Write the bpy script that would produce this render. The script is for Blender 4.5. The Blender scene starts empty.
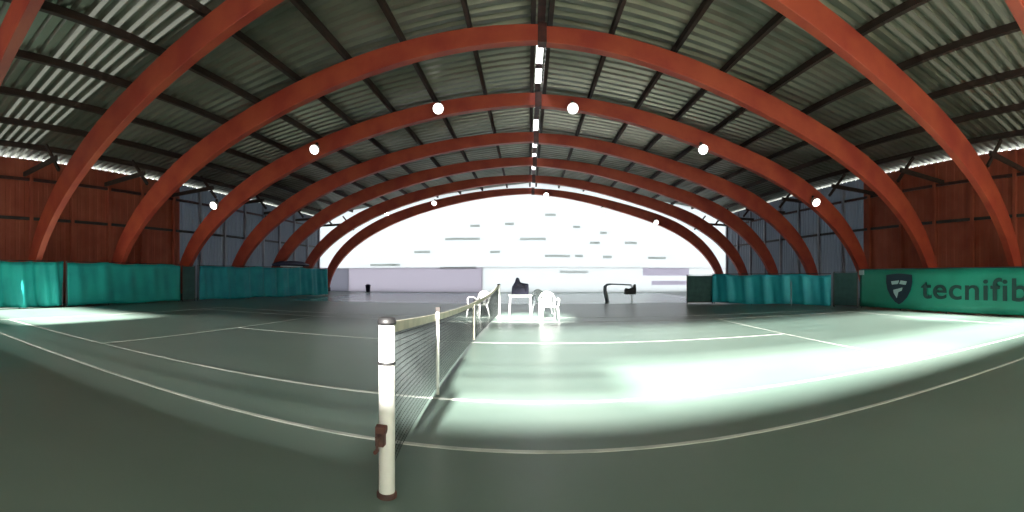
import bpy, math, random
from mathutils import Vector, Matrix
S = bpy.context.scene
COL = S.collection
PI = math.pi
rnd = random.Random(7)

# ------------------------------------------------------------------ camera / frame
F, U0, V0, CAMZ = 438.0, 528.0, 277.0, 1.333
HALFL, HALFR = 18.6, 17.0
WL_, WR_ = -19.4, 18.3     # side wall faces
HALF, WALLX = 19.0, 19.9           # arch half span, side wall face
RIDGE, SLOPE = 9.4, 0.115            # roof underside
NEAR_Y, FAR_Y = -4.3, 37.4
ARCH_Y = [3.95, 8.4, 13.0, 17.8, 22.6, 27.3, 32.0, 36.64]
CX = 0.42                          # hall axis

# ------------------------------------------------------------------ mesh helpers
class MB:
    def __init__(s): s.v = []; s.f = []
    def add(s, vs, fs):
        n = len(s.v); s.v += [tuple(p) for p in vs]; s.f += [tuple(i + n for i in f) for f in fs]; return s
    def box(s, lo, hi, M=None):
        (a, b, c), (d, e, g) = lo, hi
        vs = [Vector(p) for p in ((a,b,c),(d,b,c),(d,e,c),(a,e,c),(a,b,g),(d,b,g),(d,e,g),(a,e,g))]
        if M: vs = [M @ p for p in vs]
        return s.add(vs, [(0,3,2,1),(4,5,6,7),(0,1,5,4),(1,2,6,5),(2,3,7,6),(3,0,4,7)])
    def bar(s, p, q, w, h, up=(0,0,1)):
        p, q, up = Vector(p), Vector(q), Vector(up); d = (q - p).normalized()
        a = d.cross(up)
        if a.length < 1e-4: a = d.cross(Vector((0,1,0)))
        a.normalize(); b = a.cross(d).normalized(); vs = []
        for c in (p, q):
            for (i, j) in ((-1,-1),(1,-1),(1,1),(-1,1)): vs.append(c + a*i*w/2 + b*j*h/2)
        return s.add(vs, [(0,1,2,3),(7,6,5,4),(0,4,5,1),(1,5,6,2),(2,6,7,3),(3,7,4,0)])
    def tube(s, pts, r, n=10, cap=True):
        pts = [Vector(p) for p in pts]; rs = r if isinstance(r, (list, tuple)) else [r]*len(pts)
        base = len(s.v); prev = None
        for i, p in enumerate(pts):
            d = (pts[min(i+1, len(pts)-1)] - pts[max(i-1, 0)]).normalized()
            if prev is None:
                a = d.cross(Vector((0,0,1)))
                if a.length < 1e-3: a = d.cross(Vector((0,1,0)))
            else: a = prev - d * prev.dot(d)
            a.normalize(); prev = a; b = d.cross(a)
            for k in range(n):
                t = 2*PI*k/n; s.v.append(tuple(p + (a*math.cos(t) + b*math.sin(t))*rs[i]))
        for i in range(len(pts)-1):
            for k in range(n):
                o = base + i*n; s.f.append((o+k, o+(k+1) % n, o+n+(k+1) % n, o+n+k))
        if cap:
            s.f.append(tuple(base + k for k in reversed(range(n)))); e = base + (len(pts)-1)*n
            s.f.append(tuple(e + k for k in range(n)))
        return s
    def lathe(s, prof, n=20, M=None):
        base = len(s.v)
        for (r, z) in prof:
            for k in range(n):
                t = 2*PI*k/n; p = Vector((r*math.cos(t), r*math.sin(t), z)); s.v.append(tuple(M @ p if M else p))
        for i in range(len(prof)-1):
            for k in range(n):
                o = base + i*n; s.f.append((o+k, o+(k+1) % n, o+n+(k+1) % n, o+n+k))
        s.f.append(tuple(base + k for k in reversed(range(n)))); e = base + (len(prof)-1)*n
        s.f.append(tuple(e + k for k in range(n)))
        return s
    def grid(s, fn, nu, nv):
        base = len(s.v)
        for i in range(nu+1):
            for j in range(nv+1): s.v.append(tuple(fn(i/nu, j/nv)))
        for i in range(nu):
            for j in range(nv):
                o = base + i*(nv+1) + j; s.f.append((o, o+nv+1, o+nv+2, o+1))
        return s
    def prism(s, poly, y0, y1, M=None):
        n = len(poly)
        vs = [Vector((x, y0, z)) for x, z in poly] + [Vector((x, y1, z)) for x, z in poly]
        if M: vs = [M @ p for p in vs]
        fs = [tuple(range(n)), tuple(reversed(range(n, 2*n)))]
        for i in range(n): j = (i+1) % n; fs.append((i, i+n, j+n, j))
        return s.add(vs, fs)
    def build(s, name, m, parent=None, smooth=False, bevel=0, solid=0, sub=0, loc=None):
        me = bpy.data.meshes.new(name); me.from_pydata(s.v, [], s.f); me.validate(); me.update()
        import bmesh
        bm = bmesh.new(); bm.from_mesh(me); bmesh.ops.recalc_face_normals(bm, faces=bm.faces); bm.to_mesh(me); bm.free()
        if smooth: me.polygons.foreach_set('use_smooth', [True]*len(me.polygons))
        me.materials.append(m)
        o = bpy.data.objects.new(name, me); COL.objects.link(o)
        if parent: o.parent = parent
        if loc: o.location = loc
        if solid: q = o.modifiers.new('s', 'SOLIDIFY'); q.thickness = solid; q.offset = 0
        if bevel: q = o.modifiers.new('b', 'BEVEL'); q.width = bevel; q.segments = 2; q.limit_method = 'ANGLE'
        if sub: q = o.modifiers.new('d', 'SUBSURF'); q.levels = sub; q.render_levels = sub
        return o

def tag(o, label=None, cat=None, group=None, kind=None):
    for k, v in (('label', label), ('category', cat), ('group', group), ('kind', kind)):
        if v: o[k] = v
    return o
def thing(name, label, cat, loc=(0,0,0), rz=0, group=None):
    o = bpy.data.objects.new(name, None); COL.objects.link(o); o.empty_display_size = .2
    o.location = loc; o.rotation_euler = (0, 0, rz)
    return tag(o, label, cat, group)
def structure(o, label=None): return tag(o, label, None, None, 'structure')
def copy_thing(r, loc, rz=None, label=None):
    c = r.copy(); COL.objects.link(c); c.location = loc
    if rz is not None: c.rotation_euler = (0, 0, rz)
    if label: c['label'] = label
    for ch in [o for o in S.objects if o.parent == r]:
        d = ch.copy(); COL.objects.link(d); d.parent = c
        for g in [o for o in S.objects if o.parent == ch]:
            e = g.copy(); COL.objects.link(e); e.parent = d
    return c

# ------------------------------------------------------------------ materials
def mat(name, col, rough=.6, col2=None, scale=3.0, detail=4, stretch=(1,1,1), bump=0, metal=0, spec=.5, lo=.35, hi=.65):
    m = bpy.data.materials.new(name); m.use_nodes = True; nt = m.node_tree; N = nt.nodes; L = nt.links
    b = N['Principled BSDF']; b.inputs['Roughness'].default_value = rough; b.inputs['Metallic'].default_value = metal
    b.inputs['Specular IOR Level'].default_value = spec
    b.inputs['Base Color'].default_value = (*col, 1)
    tc = N.new('ShaderNodeTexCoord'); mp = N.new('ShaderNodeMapping'); mp.inputs['Scale'].default_value = stretch
    L.new(tc.outputs['Object'], mp.inputs['Vector'])
    nz = N.new('ShaderNodeTexNoise'); nz.inputs['Scale'].default_value = scale; nz.inputs['Detail'].default_value = detail
    L.new(mp.outputs['Vector'], nz.inputs['Vector'])
    if col2:
        r = N.new('ShaderNodeValToRGB'); e = r.color_ramp.elements
        e[0].position = lo; e[0].color = (*col, 1); e[1].position = hi; e[1].color = (*col2, 1)
        L.new(nz.outputs['Fac'], r.inputs['Fac']); L.new(r.outputs['Color'], b.inputs['Base Color'])
    if bump:
        bp = N.new('ShaderNodeBump'); bp.inputs['Strength'].default_value = bump; bp.inputs['Distance'].default_value = .02
        L.new(nz.outputs['Fac'], bp.inputs['Height']); L.new(bp.outputs['Normal'], b.inputs['Normal'])
    return m
def translucent(name, col, fac=.7, refl=None):
    m = bpy.data.materials.new(name); m.use_nodes = True; nt = m.node_tree; N = nt.nodes; L = nt.links
    for n in list(N):
        if n.type == 'BSDF_PRINCIPLED': N.remove(n)
    t = N.new('ShaderNodeBsdfTranslucent'); t.inputs['Color'].default_value = (*col, 1)
    d = N.new('ShaderNodeBsdfDiffuse'); d.inputs['Color'].default_value = (*(refl or col), 1)
    mx = N.new('ShaderNodeMixShader'); mx.inputs['Fac'].default_value = fac
    L.new(d.outputs[0], mx.inputs[1]); L.new(t.outputs[0], mx.inputs[2]); L.new(mx.outputs[0], N['Material Output'].inputs['Surface'])
    return m
def emit(name, col, k):
    m = bpy.data.materials.new(name); m.use_nodes = True; b = m.node_tree.nodes['Principled BSDF']
    b.inputs['Base Color'].default_value = (*col, 1); b.inputs['Emission Color'].default_value = (*col, 1); b.inputs['Emission Strength'].default_value = k
    return m

M_floor = mat('green_court_paint', (.120,.182,.157), .33, (.153,.215,.187), .35, 6, spec=.5, bump=0)
M_court2 = mat('blue_green_far_floor', (.17,.33,.32), .2, (.21,.38,.37), .4, 5)  # bluer, lighter and smoother than the main floor
M_line = mat('white_line_paint', (.62,.66,.62), .5, (.40,.45,.41), 2.5)
M_arch = mat('red_painted_glulam', (.36,.045,.028), .5, (.48,.085,.04), 1.1, 5)
M_plate = mat('dark_red_steel', (.10,.03,.025), .5, (.05,.02,.02), 4)
M_purlin = mat('dark_brown_timber', (.030,.018,.014), .7, (.05,.025,.018), 2, stretch=(4,.4,4))
M_roof = mat('grey_green_sheeting', (.17,.18,.14), .42, (.27,.27,.22), .5, 5, metal=.5)
M_redwall = mat('brick_red_cladding', (.34,.065,.035), .7, (.42,.10,.055), .8, 5)
M_greywall = mat('blue_grey_cladding', (.40,.43,.46), .6, (.52,.54,.56), .9, 5)
M_greyt2 = translucent('blue_grey_daylit_sheet', (.15,.165,.185), .6, (.45,.48,.52))
M_rail = mat('dark_rail', (.035,.03,.03), .6, (.055,.045,.04), 3)
M_gable = translucent('white_translucent_sheet', (.62,.635,.635), .72, (.8,.8,.8))
M_lavt = translucent('pale_lavender_sheet', (.46,.44,.475), .72, (.5,.48,.54))
M_mauvet = translucent('mauve_sign_print', (.62,.55,.66), .85, (.5,.45,.55))
M_greyt = translucent('grey_sheet', (.30,.30,.33), .72, (.3,.3,.34))
M_near = translucent('milky_fill_sheet', (.54,.54,.46), .6, (.55,.55,.5))  # unseen near wall sheet, made translucent to fill the foreground with light
M_stripe_l = translucent('added_stripe_left', (.33,.33,.30), .7, (.25,.25,.22))  # translucent stripes added to imitate bright highlights along the left roof ribs
M_stripe_r = translucent('added_stripe_right', (.22,.215,.18), .7, (.2,.2,.17))  # dimmer stripes added for the highlights on the right roof ribs
M_sky = translucent('ridge_skylight_sheet', (.95,.97,1), .8)
M_teal = mat('teal_curtain_fabric', (.004,.31,.30), .65, (.01,.42,.38), .9, 4, bump=.1)
M_tealb = mat('blue_teal_curtain_fabric', (.004,.25,.31), .65, (.012,.34,.39), 1.1, 4, bump=.1)
M_banner = mat('green_banner_vinyl', (.008,.20,.135), .5, (.012,.25,.17), .8, 4)
M_navy = mat('navy_print', (.004,.020,.035), .6)
M_grn_dk = mat('dark_green_print', (.002,.032,.028), .7)
M_pale = mat('pale_print', (.35,.5,.5), .6)
M_screen = mat('dark_screen_and_gap_sheet', (.015,.06,.06), .8, (.03,.09,.085), 4)  # also on the dark sheets that stand in for shaded gaps
M_lav = mat('pale_lavender_boarding', (.52,.50,.56), .6, (.62,.6,.65), .6)
M_greyp = mat('grey_boarding', (.25,.25,.29), .6, (.32,.31,.35), 1)
M_white = mat('white_paint', (.82,.83,.82), .4, (.74,.76,.74), 3)
M_plastic = translucent('white_plastic', (.9,.92,.92), .45)
M_shadeplastic = mat('shade_grey_plastic', (.28,.33,.34), .35)  # white plastic with its shade put into the base colour
M_net = mat('dark_net_cord', (.03,.04,.04), .8)
M_band = mat('beige_headband', (.55,.52,.42), .7, (.42,.42,.34), 5)
M_rust = mat('rusty_steel', (.13,.045,.035), .7, (.07,.04,.035), 9)
M_black = mat('black_rubber', (.012,.012,.013), .5)
M_bag = mat('navy_fabric', (.006,.008,.03), .6, (.015,.015,.05), 6)
M_bagb = mat('black_fabric', (.006,.008,.008), .6, (.012,.014,.014), 6)
M_gsteel = mat('grey_steel', (.10,.13,.15), .4, metal=.3)
M_mauve = mat('mauve_sign_print', (.40,.33,.46), .6, (.55,.48,.60), 2)
M_lamp = emit('lit_lamp_glass', (1,.97,.92), 5)
M_house = mat('white_lamp_housing', (.6,.6,.6), .4)
M_tarp = mat('dark_tarpaulin', (.02,.02,.06), .5, (.035,.03,.08), 5)
M_out = mat('pale_concrete_yard', (.4,.4,.38), .8, (.5,.5,.47), .4)

# ------------------------------------------------------------------ setting: floor, lines
fl = structure(MB().box((WL_-.5, NEAR_Y-.3, -.2), (WR_+.5, FAR_Y+.3, 0)).build('floor', M_floor))
# camera court: sideline turned by about two and a half degrees
TH = math.radians(-2.4)
ORG = Vector((0, 3.335, 0)); ex = Vector((math.cos(TH), math.sin(TH), 0)); ey = Vector((-math.sin(TH), math.cos(TH), 0))
def C(u, v, z=0): return ORG + ex*u + ey*v + Vector((0, 0, z))
NETU = -.95
def line(name, a, b, w=.05, par=fl):
    p, q = C(*a, .002), C(*b, .002)
    return MB().bar(p, q, w, .004).build(name, M_line, par)
line('sideline', (NETU-11.9, 0), (NETU+11.9, 0), .055)
line('singles_line', (NETU-11.9, 1.33), (NETU+11.9, 1.33))
line('singles_line', (NETU-11.9, 9.6), (NETU+11.9, 9.6))
line('sideline', (NETU-11.9, 10.97), (NETU+11.9, 10.97), .055)
line('service_line', (NETU-6.4, 1.37), (NETU-6.4, 9.6))
line('service_line', (NETU+6.4, 1.37), (NETU+6.4, 9.6))
line('center_service_line', (NETU-6.4, 5.48), (NETU+6.4, 5.48))
line('baseline', (NETU-11.9, 0), (NETU-11.9, 10.97), .08)
line('baseline', (NETU+11.9, 0), (NETU+11.9, 10.97), .08)
# second court, further down the hall
MB().box((-13.0, 21.5, .001), (10.5, 35.5, .004)).build('second_court_surface', M_court2, fl)
for yy in (22.6, 33.6): MB().box((-12.3, yy, .004), (9.8, yy+.06, .007)).build('sideline', M_line, fl)
for xx in (-12.3, 9.8): MB().box((xx, 22.6, .004), (xx+.06, 33.6, .007)).build('baseline', M_line, fl)

# ------------------------------------------------------------------ setting: side walls
def roofz(x): return RIDGE - SLOPE*abs(x - CX)
EL, ER = roofz(WL_), roofz(WR_)
RED_END = {-1: 19.0, 1: 19.0}
for s, nm in ((-1, 'left'), (1, 'right')):
    xw = WL_ if s < 0 else WR_; EAVE = EL if s < 0 else ER
    w = MB()
    ye = RED_END[s]
    # vertical boarding of shallow ribs
    def ribbed(y0, y1, per, dep):
        b = MB(); pts = []; y = y0
        while y < y1 - 1e-6:
            for (t, d) in ((0, 0), (.42, 0), (.5, dep), (.92, dep)):
                yy = y + per*t
                if yy < y1: pts.append((yy, d))
            y += per
        pts.append((y1, 0))
        n = len(pts)
        for z in (0, EAVE - .07):
            for (yy, d) in pts: b.v.append((xw - s*d, yy, z))
        for i in range(n-1): b.f.append((i, i+1, n+i+1, n+i))
        return b
    wl = structure(ribbed(NEAR_Y, ye, .5, .03).build('wall_' + nm, M_redwall, solid=.03))
    g = ribbed(ye, FAR_Y, .3, .05).build('grey_cladding', M_greyt2, wl, solid=.03)
    for zz in (4.1, 6.0):
        MB().box((min(xw, xw - s*.14), NEAR_Y, zz), (max(xw, xw - s*.14), FAR_Y, zz + .14)).build('wall_rail', M_rail if zz < 5 else M_plate, wl)
    for k, y in enumerate(ARCH_Y):
        for dy in (0.0, 2.31):
            MB().box((min(xw - s*.06, xw - s*.24), y+.5+dy, 0), (max(xw - s*.06, xw - s*.24), y+.66+dy, EAVE - .2)).build('wall_post', M_redwall if y+dy < ye else M_greyp, wl)

# ------------------------------------------------------------------ setting: far gable (translucent sheets)
def gable_poly(z0):
    return [(WL_, z0), (WR_, z0), (WR_, ER), (CX, RIDGE+.05), (WL_, EL)]
wb = structure(MB().prism(gable_poly(2.15), FAR_Y - .05, FAR_Y).build('wall_back', M_gable))
def cell(x0, x1, z0, z1, m, name): return MB().box((x0, FAR_Y-.10, z0), (x1, FAR_Y, z1)).build(name, m, wb)
cell(WL_, -16.2, 0, 2.15, M_greyt, 'grey_plinth')
cell(-16.2, -3.9, 0, 2.15, M_lavt, 'lavender_plinth')
cell(-3.9, WR_, 0, 2.15, M_gable, 'white_plinth')
seams = [(445,480,239),(414,430,252),(370,395,265),(440,476,268),(392,400,265),(520,546,239),(545,570,256),(560,588,272),(573,580,227),
         (590,600,243),(575,583,256),(625,637,243),(603,612,257),(648,666,258),(490,500,252),(505,514,224),(470,480,226),(545,556,215),(600,607,233)]
sm = MB()
for (a, b, v) in seams:
    xs = [(FAR_Y-.1)*math.tan((u-U0)/F) for u in (a, b)]
    r = math.hypot(FAR_Y, sum(xs)/2); z = CAMZ + (V0 - v)/F*r
    sm.add([(xs[0], FAR_Y-.075, z-.11), (xs[1], FAR_Y-.075, z-.11), (xs[1], FAR_Y-.07, z+.11), (xs[0], FAR_Y-.07, z+.11)], [(0, 1, 2, 3)])
sm.build('lap_seams', translucent('grey_lap_strip', (.5,.52,.5), .85), wb)
# faint mauve lettering-like sign bands on the right of the gable
sg = thing('wall_sign', 'faint mauve sign of two pale stripes low on the bright white end wall', 'sign', (12.3, FAR_Y-.16, 0))
sp = MB(); sp.add([(-2.3,.03,1.45),(2.05,.03,1.45),(2.05,.03,2.15),(-2.3,.03,2.15)],[(0,1,2,3)]); sp.build('upper_stripe', M_mauvet, sg)
sp = MB(); sp.add([(-1.5,.03,.62),(2.05,.03,.62),(2.05,.03,1.0),(-1.5,.03,1.0)],[(0,1,2,3)]); sp.build('lower_stripe', M_mauvet, sg)

# ------------------------------------------------------------------ setting: unseen near end wall behind the camera, openings shaped to cast the sun patches
TE = .45                            # tangent of the sun's elevation
def zs(y): return (y - NEAR_Y) * TE
SUN_SLITS_L = [(3.4 + .75*k, 3.4 + 75e-2*k + .075) for k in range(14)]  # added slits letting weak sun onto the left of the court
xs = sorted({WL_, -17.6, -11.0, -10.9, -1.2, 1.2, 10.0, 10.6, 12.7, WR_})
SUN_SLITS = [(4.95 + .8*k, 4.95 + .8*k + .36) for k in range(10)]  # added slits giving partial sun on the right of the court
zz = sorted({0, zs(4.15), zs(4.75), zs(5.1), zs(6.5), zs(7.2), zs(9.6), EL, ER} | {zs(a) for p in SUN_SLITS + SUN_SLITS_L for a in p})
def is_open(x, z):
    y = NEAR_Y + z/TE
    if -1.2 < x < 1.2 and 4.15 < y < 4.75: return True
    if 1.2 < x < 12.7 and 4.15 < y < 6.5: return True
    if 10.6 < x < 12.7 and 7.2 < y < 9.6: return True
    if -17.6 < x < -11.0 and 5.1 < y < 9.6: return True
    if -10.9 < x < -1.2 and any(a < y < b for a, b in SUN_SLITS_L) and z < EL: return True
    if -1.2 < x < 12.7 and any(a < y < b for a, b in SUN_SLITS) and z < EL: return True
    return False
wf = MB(); wl2 = MB()
for i in range(len(xs)-1):
    for j in range(len(zz)-1):
        if not is_open((xs[i]+xs[i+1])/2, (zz[j]+zz[j+1])/2):
            (wl2 if xs[i+1] < -1 else wf).box((xs[i], NEAR_Y-.04, zz[j]), (xs[i+1], NEAR_Y, zz[j+1]))
zt_ = max(EL, ER)
wf.prism([(WL_, zt_), (-2.1, zt_), (-2.1, roofz(-2.1)+.05)], NEAR_Y-.04, NEAR_Y)
wf.prism([(1.15, zt_), (WR_, zt_), (1.15, roofz(1.15)+.05)], NEAR_Y-.04, NEAR_Y)
wf.box((-2.1, NEAR_Y-.04, zt_), (1.15, NEAR_Y, zs(12.9))); wf.box((-2.1, NEAR_Y-.04, zs(15.9)), (1.15, NEAR_Y, RIDGE+.05))  # high gap left so sun reaches the chairs and table
wfo = structure(wf.build('wall_front', M_near)); wl2.build('red_cladding', M_redwall, wfo)  # left part kept opaque to darken the left foreground floor

# ------------------------------------------------------------------ setting: corrugated roof
PER = .42
def roof_sheet(s):
    b = MB(); ys = []; y = NEAR_Y
    while y < FAR_Y:
        for (t, d) in ((0, 0), (.40, 0), (.55, .11), (.85, .11)): ys.append((y + PER*t, d))
        y += PER
    n = len(ys); xs_ = [CX + s*.12, CX + s*6.0, (WL_ - .25 if s < 0 else WR_ + .25)]
    for x in xs_:
        for (yy, d) in ys: b.v.append((x, yy, roofz(x) + d))
    light = []
    for j in range(2):
        for i in range(n-1):
            if j == 1 and i % 4 == 0 and (6.0 < ys[i][0] < 8.3 if s < 0 else 4.2 < ys[i][0] < 8.3): light.append(len(b.f))
            b.f.append((j*n+i, j*n+i+1, (j+1)*n+i+1, (j+1)*n+i))
    return b, light
for s, nm in ((-1, 'left'), (1, 'right')):
    b_, lt = roof_sheet(s)
    ro = structure(b_.build('ceiling_' + nm, M_roof, solid=.012))
    ro.data.materials.append(M_stripe_l if s < 0 else M_stripe_r)
    for i in lt: ro.data.polygons[i].material_index = 1
rc = MB().prism([(CX-.6, RIDGE+.10), (CX, RIDGE+.17), (CX+.6, RIDGE+.10), (CX, RIDGE+.2)], NEAR_Y, 15.4)
rs = [15.4, 16.9, 17.3, 18.6, 19.8, 21.3, 22.9, 24.6, 26.0, 27.8, 29.2, 30.6, 32.2, 33.6, 35.2, FAR_Y]
for a, b_ in zip(rs[1::2], rs[2::2]): rc.prism([(CX-.6, RIDGE+.10), (CX, RIDGE+.17), (CX+.6, RIDGE+.10), (CX, RIDGE+.2)], a, b_)
structure(rc.build('trim_1', M_plate))
sk = structure(MB().prism([(CX-.5, RIDGE+.13), (CX, RIDGE+.175), (CX+.5, RIDGE+.13), (CX, RIDGE+.19)], 15.3, FAR_Y).build('window_1', M_sky))
# ridge beams: twin dark members either side of the ridge slot
for dx, lb in ((-.26, 'left of the two dark ridge beams running down the roof centre'), (.26, 'right of the two dark ridge beams running down the roof centre')):
    tag(MB().box((CX+dx-.07, NEAR_Y+.1, RIDGE-.40), (CX+dx+.07, FAR_Y-.15, RIDGE-.08)).build('ridge_beam', M_purlin), lb, 'beam', 'twin ridge beams', 'thing')

# ------------------------------------------------------------------ purlins
PX = [2.2, 4.3, 6.2, 8.2, 10.2, 12.2, 14.2, 16.2, 18.2]
ordn = ['first', 'second', 'third', 'fourth', 'fifth', 'sixth', 'seventh', 'eighth', 'ninth']
for s, nm in ((-1, 'left'), (1, 'right')):
    for i, x in enumerate(PX):
        xc = CX + s*x
        if not WL_+.3 < xc < WR_-.3: continue
        zt = roofz(xc) - .022
        tag(MB().box((xc-.06, NEAR_Y+.1, zt-.22), (xc+.06, FAR_Y-.12, zt)).build('roof_purlin', M_purlin),
            f'dark timber purlin under the roof, {ordn[i]} from the ridge on the {nm} slope', 'purlin', 'purlins under the roof sheeting', 'thing')

# ------------------------------------------------------------------ laminated arches
def limb(s):
    b = MB(); n = 40; hw = .15; rows = []
    for i in range(n+1):
        t = (PI/2) * (i/n); t0 = .0
        a = t
        H_ = HALFL if s < 0 else HALFR; x, z = H_*math.cos(a), 8.55*math.sin(a) - (.14 if s < 0 else .42)*math.exp(-((math.degrees(a)-64)/20)**2)
        if i == 0: nx, nz = 1, 0
        else:
            nx, nz = math.cos(a)/H_, math.sin(a)/8.5; l = math.hypot(nx, nz); nx /= l; nz /= l
        d = .27 + .19*math.sin(min(1, i/n*2.2)*PI/2) - .22*max(0, i/n - .5)*2
        rows.append(((x - nx*d, z - nz*d), (x + nx*d, z + nz*d)))
    for (p, q) in rows:
        for y in (-hw, hw):
            b.v.append((s*max(p[0], .02), y, max(p[1], 0))); b.v.append((s*max(q[0], .02), y, max(q[1], 0)))
    for i in range(n):
        o = i*4; k = o+4
        b.f += [(o, k, k+1, o+1), (o+2, o+3, k+3, k+2), (o, o+2, k+2, k), (o+1, k+1, k+3, o+3)]
    b.f += [(0, 1, 3, 2), (n*4, n*4+2, n*4+3, n*4+1)]
    return b
names = ['nearest red arch, cut off by the top corners of the picture', 'second red arch, broad and close, its crown above the picture edge',
         'third red arch, the nearest one whose whole crown shows', 'fourth red arch, the one carrying a row of small white floodlights',
         'fifth red arch, next one beyond the arch with the floodlights', 'sixth red arch, third from the bright end wall',
         'seventh red arch, last before the one at the bright end wall', 'far end arch standing dark against the bright white end wall']
a0 = thing('glulam_arch', names[0], 'arch', (CX, ARCH_Y[0], 0), 0, 'red laminated roof arches')
for s in (-1, 1):
    limb(s).build('arch_limb', M_arch, a0, bevel=.012)
    h = HALFL if s < 0 else HALFR; e = h + (.6 if s < 0 else .7)
    MB().box((min(s*(h-.34), s*(h+.40)), -.22, 0), (max(s*(h-.34), s*(h+.40)), .22, .38)).build('base_shoe', M_plate, a0, bevel=.02)
    st = MB().box((min(s*(h-2.6), s*e), -.06, 6.05), (max(s*(h-2.6), s*e), .06, 6.25)); st.bar((s*(h-2.8), 0, 5.6), (s*(h-1.7), 0, 6.9), .1, .12)
    st.build('haunch_strut', M_purlin, a0)
MB().prism([(-.13, 8.22), (.13, 8.22), (.13, 8.8), (-.13, 8.8)], -.18, .18).build('crown_plate', M_plate, a0, bevel=.01)
for k in range(1, 8): copy_thing(a0, (CX, ARCH_Y[k], 0), label=names[k])

# ------------------------------------------------------------------ floodlights
def on_arch(u, v, y):
    x = y*math.tan((u-U0)/F); z = CAMZ + (V0-v)/F*math.hypot(x, y); return (x, y, z)
lamps = [(318,150,3,'floodlight on the fourth arch, highest of those left of its middle lamps'), (440,110,3,'floodlight on the fourth arch, just left of the crown'),
         (572,110,3,'floodlight on the fourth arch, just right of the crown'), (700,150,3,'floodlight on the fourth arch, halfway down its right side'),
         (218,205,3,'low floodlight on the left haunch of the fourth arch'), (812,202,3,'low floodlight on the right haunch of the fourth arch'),
         (388,213,7,'left outer floodlight on the far end arch'), (435,203,7,'left inner floodlight on the far end arch'),
         (546,195,7,'floodlight near the crown of the far end arch'), (602,210,7,'right inner floodlight on the far end arch'), (655,222,7,'right outer floodlight on the far end arch')]
lamps[0] = (318,150,3,'floodlight on the fourth arch, halfway down its left side')
L0 = None
for (u, v, k, lb) in lamps:
    p = on_arch(u, v, ARCH_Y[k] - .12)
    p = (p[0], ARCH_Y[k] - .17, p[2])
    if L0 is None:
        L0 = thing('floodlight', lb, 'floodlight', p, 0, 'floodlights on the arches')
        MB().box((-.05, -.10, -.04), (.05, .0, .30)).build('bracket', M_rail, L0)
        MB().lathe([(.10,.16),(.16,.10),(.22,-.06),(.24,-.14),(.20,-.14)], 18, Matrix.Translation((0,-.2,0)) @ Matrix.Rotation(math.radians(-55), 4, 'X')).build('housing', M_house, L0, smooth=True)
        MB().lathe([(.205,-.135),(.205,-.16),(.12,-.19),(.02,-.2)], 18, Matrix.Translation((0,-.2,0)) @ Matrix.Rotation(math.radians(-55), 4, 'X')).build('lamp_lens', M_lamp, L0, smooth=True)
    else: copy_thing(L0, p, label=lb)

# ------------------------------------------------------------------ curtains along the sides
def curtain(label, pts, h0, h1, m, seed, amp=.10, per=.9, name='court_curtain', gap=.03, drape=.06):
    """a curtain hung from a cable along the floor points pts, top heights h0 to h1"""
    rr = random.Random(seed); P = [Vector((x, y, 0)) for x, y in pts]
    ph = [rr.uniform(0, 6.28) for _ in range(6)]
    segs = [(P[i+1]-P[i]).length for i in range(len(P)-1)]; T = sum(segs)
    def at(t):
        d = t*T
        for i, l in enumerate(segs):
            if d <= l or i == len(segs)-1: return P[i].lerp(P[i+1], d/l), (P[i+1]-P[i]).normalized()
            d -= l
    t = thing(name, label, 'curtain', (P[0].x, P[0].y, 0), 0, 'teal curtains along the sides')
    o = P[0]
    def fn(u, w):
        p, d = at(u); n = Vector((-d.y, d.x, 0)); s_ = u*T
        fold = amp*(math.sin(s_*6.28/per + ph[0] + 1.5*math.sin(s_*.7+ph[1])) + .5*math.sin(s_*6.28/per*2.3 + ph[2] + 2*w))
        fold *= .35 + .65*(1-abs(w-.45))
        top = h0 + (h1-h0)*u - drape*abs(math.sin(s_*PI/1.9 + ph[3]))
        z = gap + .05*math.sin(s_*1.7+ph[4])*.5 + .03 + (top-gap)*w
        return p - o + n*fold + Vector((0,0,z))
    MB().grid(fn, int(T*9), 10).build('fabric', m, t, smooth=True, solid=.012)
    tp = [at(i/12)[0] - o + Vector((0,0,h0+(h1-h0)*i/12+.03)) for i in range(13)]
    MB().tube(tp, .018, 6).build('top_cable', M_rail, t)
    for i in range(0, 13, 4):
        q = at(i/12)[0] - o; q = q + (Vector((-.12, 0, 0)) if q.x+o.x < 0 else Vector((.12, 0, 0)))
        MB().tube([q, q + Vector((0,0,h0+(h1-h0)*i/12+.06))], .03, 8).build('support_post', M_gsteel, t)
    return t
curtain('bright teal curtain in deep folds, left side under the red wall', [(-16.9,3.2),(-16.95,9.5)], 2.0, 2.0, M_teal, 1, .19, 1.25)
curtain('smoother teal curtain panel, left side between the two nearest arch feet', [(-16.95,9.7),(-16.9,16.6)], 1.98, 1.98, M_teal, 5, .05, 1.7)
curtain('long blue-teal curtain, left side beyond the dark gap', [(-16.7,17.9),(-14.2,28.8)], 1.95, 1.95, M_tealb, 9, .10, 1.3)
curtain('rumpled blue-teal curtain, right side behind the lettered banner', [(8.9,19.9),(12.6,15.2)], 1.45, 1.45, M_tealb, 13, .10, 1.1)

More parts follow.
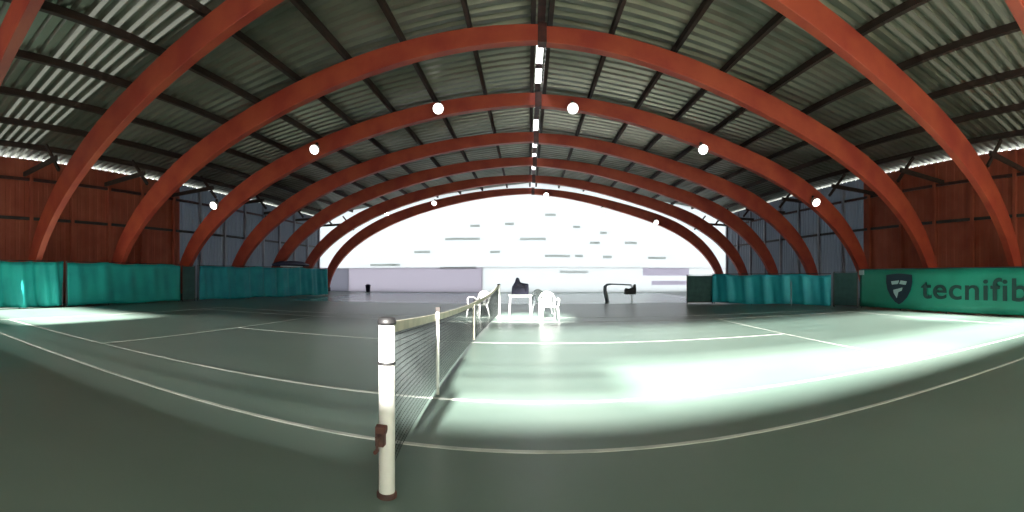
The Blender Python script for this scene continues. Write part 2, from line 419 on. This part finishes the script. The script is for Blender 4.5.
# dark screen, and dark sheets put in for two shaded gaps beside the curtains
def screen(label, p, q, h, mm, cat='screen'):
    p, q = Vector((*p, 0)), Vector((*q, 0)); d = q-p
    t = thing('screen_or_gap_sheet', label, cat, tuple(p), math.atan2(d.y, d.x))
    l = d.length
    MB().box((0,-.015,.06), (l,.015,h-.04)).build('dark_panel', mm, t)
    f = MB(); f.tube([(0,0,0),(0,0,h),(l,0,h),(l,0,0)], .03, 8); f.tube([(0,0,.08),(l,0,.08)], .025, 8); f.build('frame', M_rail, t)
    return t
screen('dark green mesh screen left of the right-hand rumpled curtain', (7.75,20.4), (9.0,20.1), 1.43, M_screen)
screen('dark sheet standing in for the shaded gap between the banner and the rumpled curtain', (12.6,15.0), (13.0,13.9), 1.55, M_screen)
screen('dark sheet standing in for the shaded gap between the left-hand curtains', (-16.9,16.8), (-16.75,17.6), 1.95, M_screen)

# lettered banner on the right
BX = 13.0
bn = thing('banner', 'green banner with a navy shield emblem and dark lettering along the right side', 'banner', (BX, 13.75, 0), -PI/2)
# local x runs along -y (reading direction), local y = +x
def bfn(u, w):
    l = u*11.2
    return Vector((l, .03*math.sin(l*.9)+.015*math.sin(l*3.1+w*2), .07 + 1.57*w))
MB().grid(bfn, 60, 6).build('vinyl_sheet', M_banner, bn, smooth=True, solid=.015)
bf = MB(); bf.tube([(0,.07,1.66),(11.2,.07,1.66)], .022, 8); bf.tube([(0,.07,.1),(11.2,.07,.1)], .018, 8); bf.build('rail', M_gsteel, bn)
for i in range(6): MB().tube([(i*2.24,.10,0),(i*2.24,.10,1.68)], .03, 8).build('post', M_gsteel, bn)
MB().box((-.02,-.03,1.42),(.28,-.005,1.62)).build('corner_patch', M_pale, bn)
# shield
sx, sz = 2.30, .90
shp = [(-.62,.56),(-.3,.60),(0,.62),(.3,.60),(.62,.56),(.63,.25),(.56,-.08),(.40,-.38),(.18,-.60),(0,-.70),(-.18,-.60),(-.40,-.38),(-.56,-.08),(-.63,.25)]
MB().prism([(sx+x*1.08, sz+z*.92) for x, z in shp], -.062, -.045).build('shield', M_navy, bn)
mk = MB()
mk.prism([(sx-.40,sz+.26),(sx+.02,sz+.30),(sx-.04,sz+.16),(sx-.36,sz+.13)], -.072, -.06)
mk.prism([(sx+.10,sz+.30),(sx+.42,sz+.26),(sx+.36,sz+.13),(sx+.04,sz+.16)], -.072, -.06)
mk.prism([(sx-.28,sz-.08),(sx+.20,sz+.02),(sx+.16,sz-.10),(sx-.02,sz-.16),(sx-.10,sz-.40),(sx-.26,sz-.20)], -.072, -.06)
mk.build('shield_mark', M_pale, bn)
cu = bpy.data.curves.new('lettering', 'FONT'); cu.body = 'tecnifibre'; cu.size = 1.0; cu.extrude = .006; cu.offset = .012; cu.space_character = 1.06
to = bpy.data.objects.new('lettering_source', cu); COL.objects.link(to)
bpy.context.view_layer.update()
lm = bpy.data.meshes.new_from_object(to.evaluated_get(bpy.context.evaluated_depsgraph_get())); bpy.data.objects.remove(to)
xa = [v.co.x for v in lm.vertices]; za = [v.co.y for v in lm.vertices]
W = 5.75; x0 = 3.42
for v in lm.vertices:
    X, Y, Z = v.co; v.co = (x0 + (X-min(xa))/(max(xa)-min(xa))*W, -.055 - Z, .52 + (Y-min(za))/(max(za)-min(za))*.78)
lm.materials.clear(); lm.materials.append(M_grn_dk)
lo = bpy.data.objects.new('lettering', lm); COL.objects.link(lo); lo.parent = bn

# dark roll over the long left curtain
tr = thing('rolled_tarpaulin', 'dark rolled tarpaulin lying on top of the long left curtain', 'tarpaulin', (-15.22, 25.3, 2.03), math.atan2(10.9, 3.2))
MB().tube([(-1.6,0,.10),(-1.0,0,.17),(0,0,.2),(1.0,0,.19),(1.7,0,.12)], [.08,.17,.2,.18,.07], 12).build('roll', M_tarp, tr, smooth=True)
MB().tube([(-1.0,-.08,.02),(0,-.16,-.01),(1.0,-.1,.02)], [.03,.06,.03], 8).build('white_edge', M_white, tr, smooth=True)

# ------------------------------------------------------------------ net
P0 = Vector((-.845, 2.55, 0)); P1 = Vector((-1.02, 15.25, 0))
def netz(t): return 1.05 - .24*(1 - (2*t-1)**2)
npd = (P1-P0).normalized(); npn = Vector((-npd.y, npd.x, 0))
NL = (P1-P0).length
net = thing('tennis_net', 'dark tennis net with beige headband stretched away from the near white post', 'net', tuple(P0))
nm = MB()
t0, t1 = .012, .988
nv = 270
def bow(t): return -npn*(-.0) + npn*.2*math.sin(PI*max(t,0)**.62)
def NP(t, w):  # w 0 bottom .. 1 top
    return npd*(t*NL) + bow(t) + Vector((0,0,.05 + (netz(t)-.10)*w))
for i in range(nv+1):
    t = t0 + (t1-t0)*i/nv; nm.bar(NP(t,0), NP(t,1), .0035, .0035, up=npd)
for j in range(21):
    for i in range(24):
        a, b = t0 + (t1-t0)*i/24, t0 + (t1-t0)*(i+1)/24; nm.bar(NP(a, j/20), NP(b, j/20), .0035, .0035)
nm.build('netting', M_net, net)
hb = MB()
for i in range(24):
    a, b = t0 + (t1-t0)*i/24, t0 + (t1-t0)*(i+1)/24
    hb.bar(npd*(a*NL)+bow(a)+Vector((0,0,netz(a)-.035)), npd*(b*NL)+bow(b)+Vector((0,0,netz(b)-.035)), .022, .075)
hb.build('headband', M_band, net)
MB().bar(NP(.5,0), NP(.5,1.02), .02, .05, up=npn).build('centre_strap', M_band, net)
MB().tube([npd*(NL*t)+bow(t)+Vector((0,0,netz(t)-.01)) for t in [.003+.994*i/24 for i in range(25)]], .006, 6).build('net_cable', M_rail, net)

po = thing('net_post', 'near white net post with a rusty winch and dark ring', 'post', tuple(P0 - npd*.02), 0, 'net posts')
MB().lathe([(.046,0),(.050,.01),(.050,1.045),(.046,1.055)], 20).build('tube', M_white, po, smooth=True, bevel=0)
MB().lathe([(.056,1.045),(.058,1.06),(.050,1.085),(.03,1.09)], 20).build('top_cap', M_black, po, smooth=True)
MB().lathe([(.0515,.80),(.054,.803),(.054,.817),(.0515,.82)], 20).build('clamp_ring', M_black, po)
wi = MB().box((-.042,-.10,.33), (.012,-.045,.45)).build('winch_body', M_rust, po, bevel=.006)
MB().tube([(-.015,-.09,.40),(-.015,-.14,.40)], .012, 8).tube([(-.015,-.135,.40),(-.015,-.135,.32)], .009, 8).tube([(-.015,-.13,.325),(-.015,-.17,.325)], .012, 8).build('winch_crank', M_rust, wi)
MB().lathe([(.022,-.03),(.026,-.03),(.026,.03),(.022,.03)], 14, Matrix.Translation((-.01,.0,.43)) @ Matrix.Translation((0,-.07,0)) @ Matrix.Rotation(PI/2,4,'Y')).build('winch_drum', M_rust, wi)
MB().lathe([(.062,.0),(.062,.02),(.055,.03)], 20).build('ground_sleeve', M_rust, po)
po2 = thing('net_post', 'far white net post at the distant end of the net', 'post', tuple(P1 + npd*.02), 0, 'net posts')
MB().lathe([(.050,0),(.054,.01),(.054,1.045),(.050,1.055)], 16).build('tube', M_white, po2, smooth=True)
MB().lathe([(.056,1.045),(.058,1.06),(.050,1.085),(.03,1.09)], 16).build('top_cap', M_rail, po2, smooth=True)

q = P0 + npd*2.32 + bow(.18)
ss = thing('singles_stick', 'thin pale singles stick propping the net near the white post', 'stick', tuple(q + npn*-.035))
MB().tube([(0,0,0),(0,0,.96)], .02, 10).build('rod', M_white, ss, smooth=True)
MB().box((-.02,-.02,.94),(.03,.02,.99)).build('notched_tip', M_rail, ss)

# ------------------------------------------------------------------ white plastic chairs, table, bags by the far net post
def chair(label, loc, rz, m):
    """a one-piece garden armchair facing local -y"""
    t = thing('plastic_chair', label, 'chair', loc, rz, 'plastic chairs beside the far net post')
    def seat(u, w): return Vector(((u-.5)*(.46-.05*w), -.23+.45*w, .43 - .035*w - .02*math.sin(u*PI)*math.sin(w*PI)))
    MB().grid(seat, 8, 6).build('seat', m, t, smooth=True, solid=.02)
    bk = MB()
    # slatted back with arched top rail
    def arc(k): a = PI*k/12; return Vector((-.24*math.cos(a), .24 + .10, .62 + .24*math.sin(a)))
    bk.tube([Vector((-.22,.20,.41)), Vector((-.235,.27,.52))] + [arc(k) for k in range(13)] + [Vector((.235,.27,.52)), Vector((.22,.20,.41))], .025, 8)
    for xx in (-.12,-.06,0,.06,.12):
        bk.bar((xx*.9,.215,.42), (xx,.335,.62+.235*math.sqrt(max(0,1-(xx/.24)**2))), .044, .014, up=(0,1,0))
    bk.build('backrest', m, t, smooth=False)
    for s in (-1, 1):
        MB().tube([(s*.25,.29,.56),(s*.285,.12,.655),(s*.29,-.08,.66),(s*.28,-.2,.63),(s*.25,-.235,.45)], .024, 8).build('armrest', m, t, smooth=True)
        MB().tube([(s*.225,-.21,.43),(s*.25,-.25,.2),(s*.265,-.28,0)], [.032,.028,.022], 8).build('leg', m, t, smooth=True)
        MB().tube([(s*.205,.2,.41),(s*.235,.27,.2),(s*.25,.31,0)], [.032,.028,.022], 8).build('leg', m, t, smooth=True)
    return t
def px(u, r, z=0):
    th = (u-U0)/F; return (r*math.sin(th), r*math.cos(th), z)
chair('white plastic armchair, rightmost and nearest of the group by the net', px(549, 13.6), math.radians(8), M_plastic)
chair('white plastic armchair in a shade-grey colour showing its round back, behind the white armchair', px(542, 15.9), math.radians(25), M_shadeplastic)
chair('white plastic armchair behind the left face of the net', px(478, 14.6), math.radians(-30), M_plastic)
tb = thing('plastic_table', 'white plastic garden table carrying the navy bag', 'table', px(520, 15.4), math.radians(4))
MB().box((-.42,-.36,.69),(.42,.36,.72)).build('table_top', M_plastic, tb, bevel=.012)
MB().box((-.39,-.33,.64),(.39,-.31,.69)).box((-.39,.31,.64),(.39,.33,.69)).box((-.39,-.31,.64),(-.37,.31,.69)).box((.37,-.31,.64),(.39,.31,.69)).build('apron', M_plastic, tb)
for sx_ in (-1,1):
    for sy_ in (-1,1): MB().tube([(sx_*.35,sy_*.29,.69),(sx_*.38,sy_*.32,0)], [.035,.024], 8).build('leg', M_lav, tb, smooth=True)
def bag(label, loc, rz, m, w, h, tall):
    t = thing('sports_bag', label, 'bag', loc, rz)
    prof = [(-.5,0),(.5,0),(.52,.30),(.50,.62),(.2,.66),(.02,.70),(-.05,.92),(-.12,1.0),(-.22,.98),(-.30,.72),(-.46,.45)] if tall else [(-.5,0),(.5,0),(.52,.5),(.48,1.0),(.36,.92),(.2,.6),(-.1,.55),(-.4,.62),(-.5,.4)]
    MB().prism([(x*w, z*h) for x, z in prof], -.15, .15).build('bag_body', m, t, bevel=.03)
    MB().tube([(-.2*w,-.16,.45*h),(-.1*w,-.2,.6*h),(.15*w,-.2,.6*h),(.25*w,-.16,.45*h)], .014, 6).build('handle', M_black, t, smooth=True)
    MB().box((-.34*w,-.175,.1*h),(.34*w,-.14,.4*h)).build('front_pocket', m, t, bevel=.012)
    return t
bag('navy sports bag with a peaked top standing on the white table', px(520, 15.4, .72), 0, M_bag, .60, .60, True)
bag('small dark pouch on the seat of the white chair behind the net', px(478, 14.6, .43), .3, M_bagb, .28, .26, False)
# hoop rail with black bag to the right
hr = thing('hoop_rail', 'grey metal hoop rail standing alone right of the chairs, black bag hooked on it', 'rail', px(604, 23.4))
MB().tube([(.18,0,0),(.12,0,.3),(.05,0,.6),(.06,0,.82),(.16,0,.92),(.4,0,.95)], [.11,.11,.10,.09,.06,.04], 10).build('curved_upright', M_gsteel, hr, smooth=True)
MB().tube([(.38,0,.95),(1.0,0,.93),(1.5,0,.9)], .035, 8).build('top_bar', M_gsteel, hr, smooth=True)
MB().tube([(1.5,0,.92),(1.52,0,.5),(1.55,0,0)], .03, 8).build('end_leg', M_plastic, hr, smooth=True)
bag('black bag hooked on the right end of the grey hoop rail', (px(604,23.4)[0]+1.38, px(604,23.4)[1]-.22, .40), 0, M_bagb, .60, .56, False)
# bin by the lavender boarding
b = thing('waste_bin', 'small dark bin by the pale boarding of the end wall', 'bin', px(360, 37.0))
b.location.y = 36.2
MB().lathe([(.16,0),(.18,.02),(.22,.55),(.23,.57),(.2,.57)], 16).build('bucket', M_tarp, b, smooth=True)
MB().lathe([(.24,.56),(.24,.60),(.15,.68),(.03,.70)], 16).build('lid', M_tarp, b, smooth=True)

# ------------------------------------------------------------------ light
w = bpy.data.worlds.new('World'); S.world = w; w.use_nodes = True
bg = w.node_tree.nodes['Background']; bg.inputs['Color'].default_value = (.93,.97,1,1); bg.inputs['Strength'].default_value = 5.0
sd = bpy.data.lights.new('sun', 'SUN'); sd.energy = 70; sd.angle = math.radians(3.2); sd.color = (1,.95,.88)
so = bpy.data.objects.new('sun', sd); COL.objects.link(so)
so.rotation_euler = Vector((0, 1, -TE)).to_track_quat('-Z', 'Y').to_euler()

# ------------------------------------------------------------------ camera
cd = bpy.data.cameras.new('camera'); cam = bpy.data.objects.new('camera', cd); COL.objects.link(cam)
cam.location = (0, 0, CAMZ); cam.rotation_euler = (PI/2, 0, 0)
cd.type = 'PANO'; cd.panorama_type = 'CENTRAL_CYLINDRICAL'
cd.central_cylindrical_range_u_min = -U0/F; cd.central_cylindrical_range_u_max = (1024-U0)/F
cd.central_cylindrical_range_v_min = -(512-V0)/F; cd.central_cylindrical_range_v_max = V0/F
cd.clip_end = 300
S.camera = cam
S.view_settings.view_transform = 'Standard'; S.view_settings.look = 'None'; S.view_settings.gamma = 1
S.view_settings.use_curve_mapping = False
S.view_settings.exposure = 0.0
